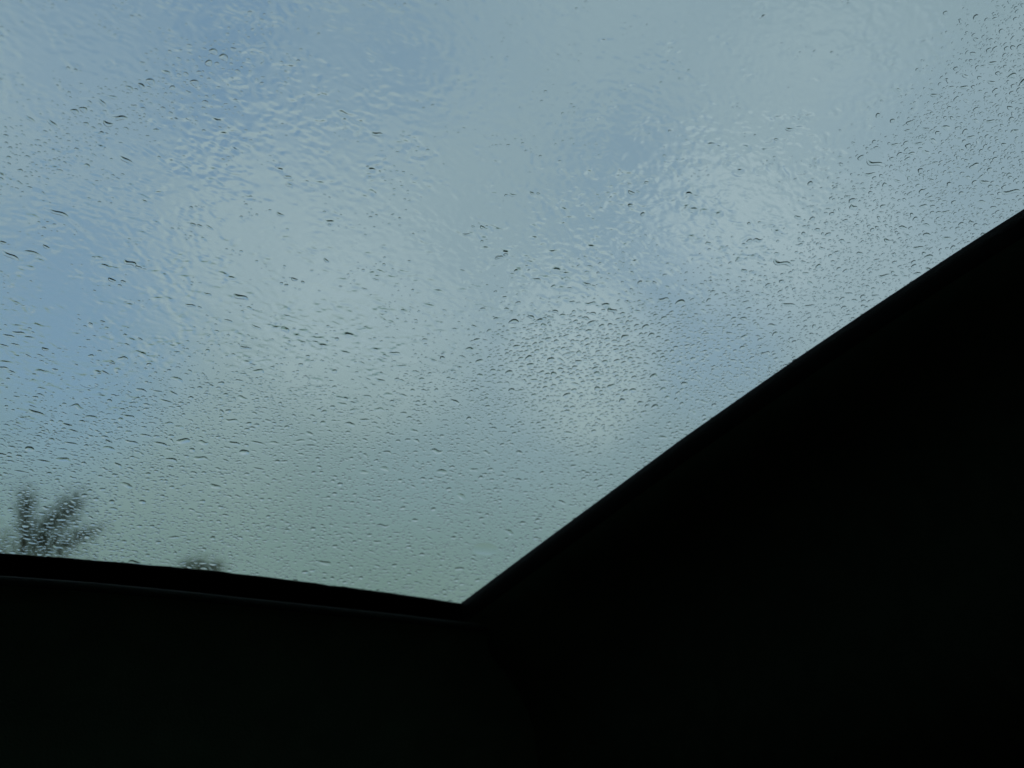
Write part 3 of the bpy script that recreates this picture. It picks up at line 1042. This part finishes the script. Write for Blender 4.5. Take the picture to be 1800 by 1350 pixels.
for d in named + keep:
    L, T = drop_local(TPL_HI, d['a'], d['b'], d['alpha'], d['rot'], d['bend'], d['wave'], rng, d['uneven'], d['skew'])
    c = glass_p(d['u'], d['v'])[0]
    o = np_obj('raindrop', on_glass(L, d['u'], d['v']) - c, T, M_water)
    o.location = tuple(c)
    zn = real_zone(d)
    tag(o, d['label'] or describe(d, zn), 'raindrop', ZONE_LABEL[zn])
VV, TT, nb = [], [], 0
for d in rest:
    L, T = drop_local(TPL_LO, d['a'], d['b'], d['alpha'], d['rot'], d['bend'], d['wave'], rng, d['uneven'], d['skew'])
    VV.append(on_glass(L, d['u'], d['v']))
    TT.append(T + nb)
    nb += len(L)
o = np_obj('fine_raindrops', np.vstack(VV), np.vstack(TT), M_water)
tag(o, 'mass of fine raindrops covering the windscreen between the larger drops', 'raindrops', None, 'stuff')
print('drops', len(named), len(keep), len(rest))

# --- thin rippled film of water on the wiped part
CELL = .0006
U1, U2, VA, VB_ = -.05, .64, -.56, .06
nu, nv = int((U2 - U1) / CELL), int((VB_ - VA) / CELL)
uu, vv = np.meshgrid(np.linspace(U1, U2, nu), np.linspace(VA, VB_, nv))
fx = np.fft.fftfreq(nu, CELL)[None, :]
fy = np.fft.fftfreq(nv, CELL)[:, None]


def field(lu, lv, tilt=0.0):
    """random height field, unit rms, with typical lengths lu along and lv up the glass"""
    c, s = math.cos(tilt), math.sin(tilt)
    a, b = fx * c + fy * s, -fx * s + fy * c
    k = np.exp(-((a * lu) ** 2 + (b * lv) ** 2) * 2.2)
    h = np.fft.ifft2(np.fft.fft2(rng.normal(size=(nv, nu))) * k).real
    return h / h.std()


pxs, pys = to_px(uu.ravel(), vv.ravel())
pxs, pys = pxs.reshape(uu.shape), pys.reshape(uu.shape)
dist = np.interp(pxs, WIPE[:, 0], WIPE[:, 1]) - pys        # > 0 inside the wiped part
inside = np.clip((dist + 30 * field(.03, .02)) / 130, 0, 1)
inside *= np.clip((u_right(vv.ravel()).reshape(vv.shape) - uu) / .02, 0, 1)
edge = np.minimum(np.minimum(uu - U1, U2 - uu), np.minimum(vv - VA, VB_ - vv))
inside *= np.clip(edge / .02, 0, 1)
rimfade = np.clip((u_right(vv.ravel()).reshape(vv.shape) - uu) / .02, 0, 1) * np.clip(edge / .02, 0, 1)
inside = inside * inside * (3 - 2 * inside)


def gs(x, y, sx, sy, rot=0.0):
    dx, dy = pxs - x, pys - y
    c, s = math.cos(rot), math.sin(rot)
    return np.exp(-(((dx * c + dy * s) / sx) ** 2 + ((-dx * s + dy * c) / sy) ** 2))


act = .65 + .7 * gs(480, 140, 260, 75, -.25) + .9 * gs(1010, 400, 200, 130, -.2) + .8 * gs(1270, 400, 110, 110) + .6 * gs(1380, 250, 160, 70, -.3) \
    + .5 * gs(640, 600, 160, 60) + .5 * gs(560, 250, 220, 90) + .35 * gs(200, 350, 250, 200)
def broken(lu, lv, tilt=0.0):
    """patchy ripples: a fine field that comes and goes"""
    f = field(lu, lv, tilt) * np.maximum(0, field(lu * 2.6, lv * 3.2) + .25)
    return f / f.std()


h = field(.030, .016) * 4.0e-5 + field(.0042, .0022, -.15) * 3.4e-5 + broken(.0034, .0019, .1) * 6.4e-5
h += act * (broken(.0052, .0028, -.45) * 5.0e-5 + broken(.0034, .0020, .15) * 7.5e-5)
ridge = np.abs(field(.007, .0034, -.2) + .5 * field(.004, .0024))
h += act * np.maximum(0, .35 - ridge) * 2.4e-4 * np.clip(field(.02, .012) - .2, 0, 1)
fine = gs(1270, 400, 90, 100) + .8 * gs(1010, 420, 180, 110)
h += fine * broken(.0030, .0020) * 3.6e-5
near = np.clip((dist + 45 + 25 * field(.012, .009)) / 60, 0, 1) * rimfade
h = np.where(near > 0, np.maximum(3.4e-4 * inside + h * near, 1.0e-5), 0)
inside = near
top = glass_p(uu.ravel(), vv.ravel(), .00003 + h.ravel())
keepv = inside > 0
idx = np.arange(nu * nv).reshape(nv, nu)
q = np.stack([idx[:-1, :-1], idx[:-1, 1:], idx[1:, 1:], idx[1:, :-1]], -1)
mk = keepv[:-1, :-1] & keepv[:-1, 1:] & keepv[1:, 1:] & keepv[1:, :-1]
q = q[mk]
used = np.unique(q)
remap = np.full(nu * nv, -1)
remap[used] = np.arange(len(used))
qt = remap[q]
RUN = 24                                             # underside: long quads along each row, same outline as the top
B4 = []
for j in range(nv - 1):
    cols = np.nonzero(mk[j])[0]
    if not len(cols):
        continue
    cut = np.nonzero((np.diff(cols) > 1) | (cols[1:] % RUN == 0))[0] + 1
    for seg in np.split(cols, cut):
        B4.append((idx[j, seg[0]], idx[j, seg[-1] + 1], idx[j + 1, seg[-1] + 1], idx[j + 1, seg[0]]))
B4 = np.array(B4)
ub = np.unique(B4)
rb = np.full(nu * nv, -1)
rb[ub] = np.arange(len(ub))
bot = glass_p(uu.ravel()[ub], vv.ravel()[ub], -.00005)
film = np_obj('water_film', np.vstack([top[used], bot]), np.vstack([qt[:, ::-1], rb[B4] + len(used)]), M_water)
tag(film, 'thin rippled film of rainwater left on the wiped part of the windscreen', 'water', None, 'stuff')
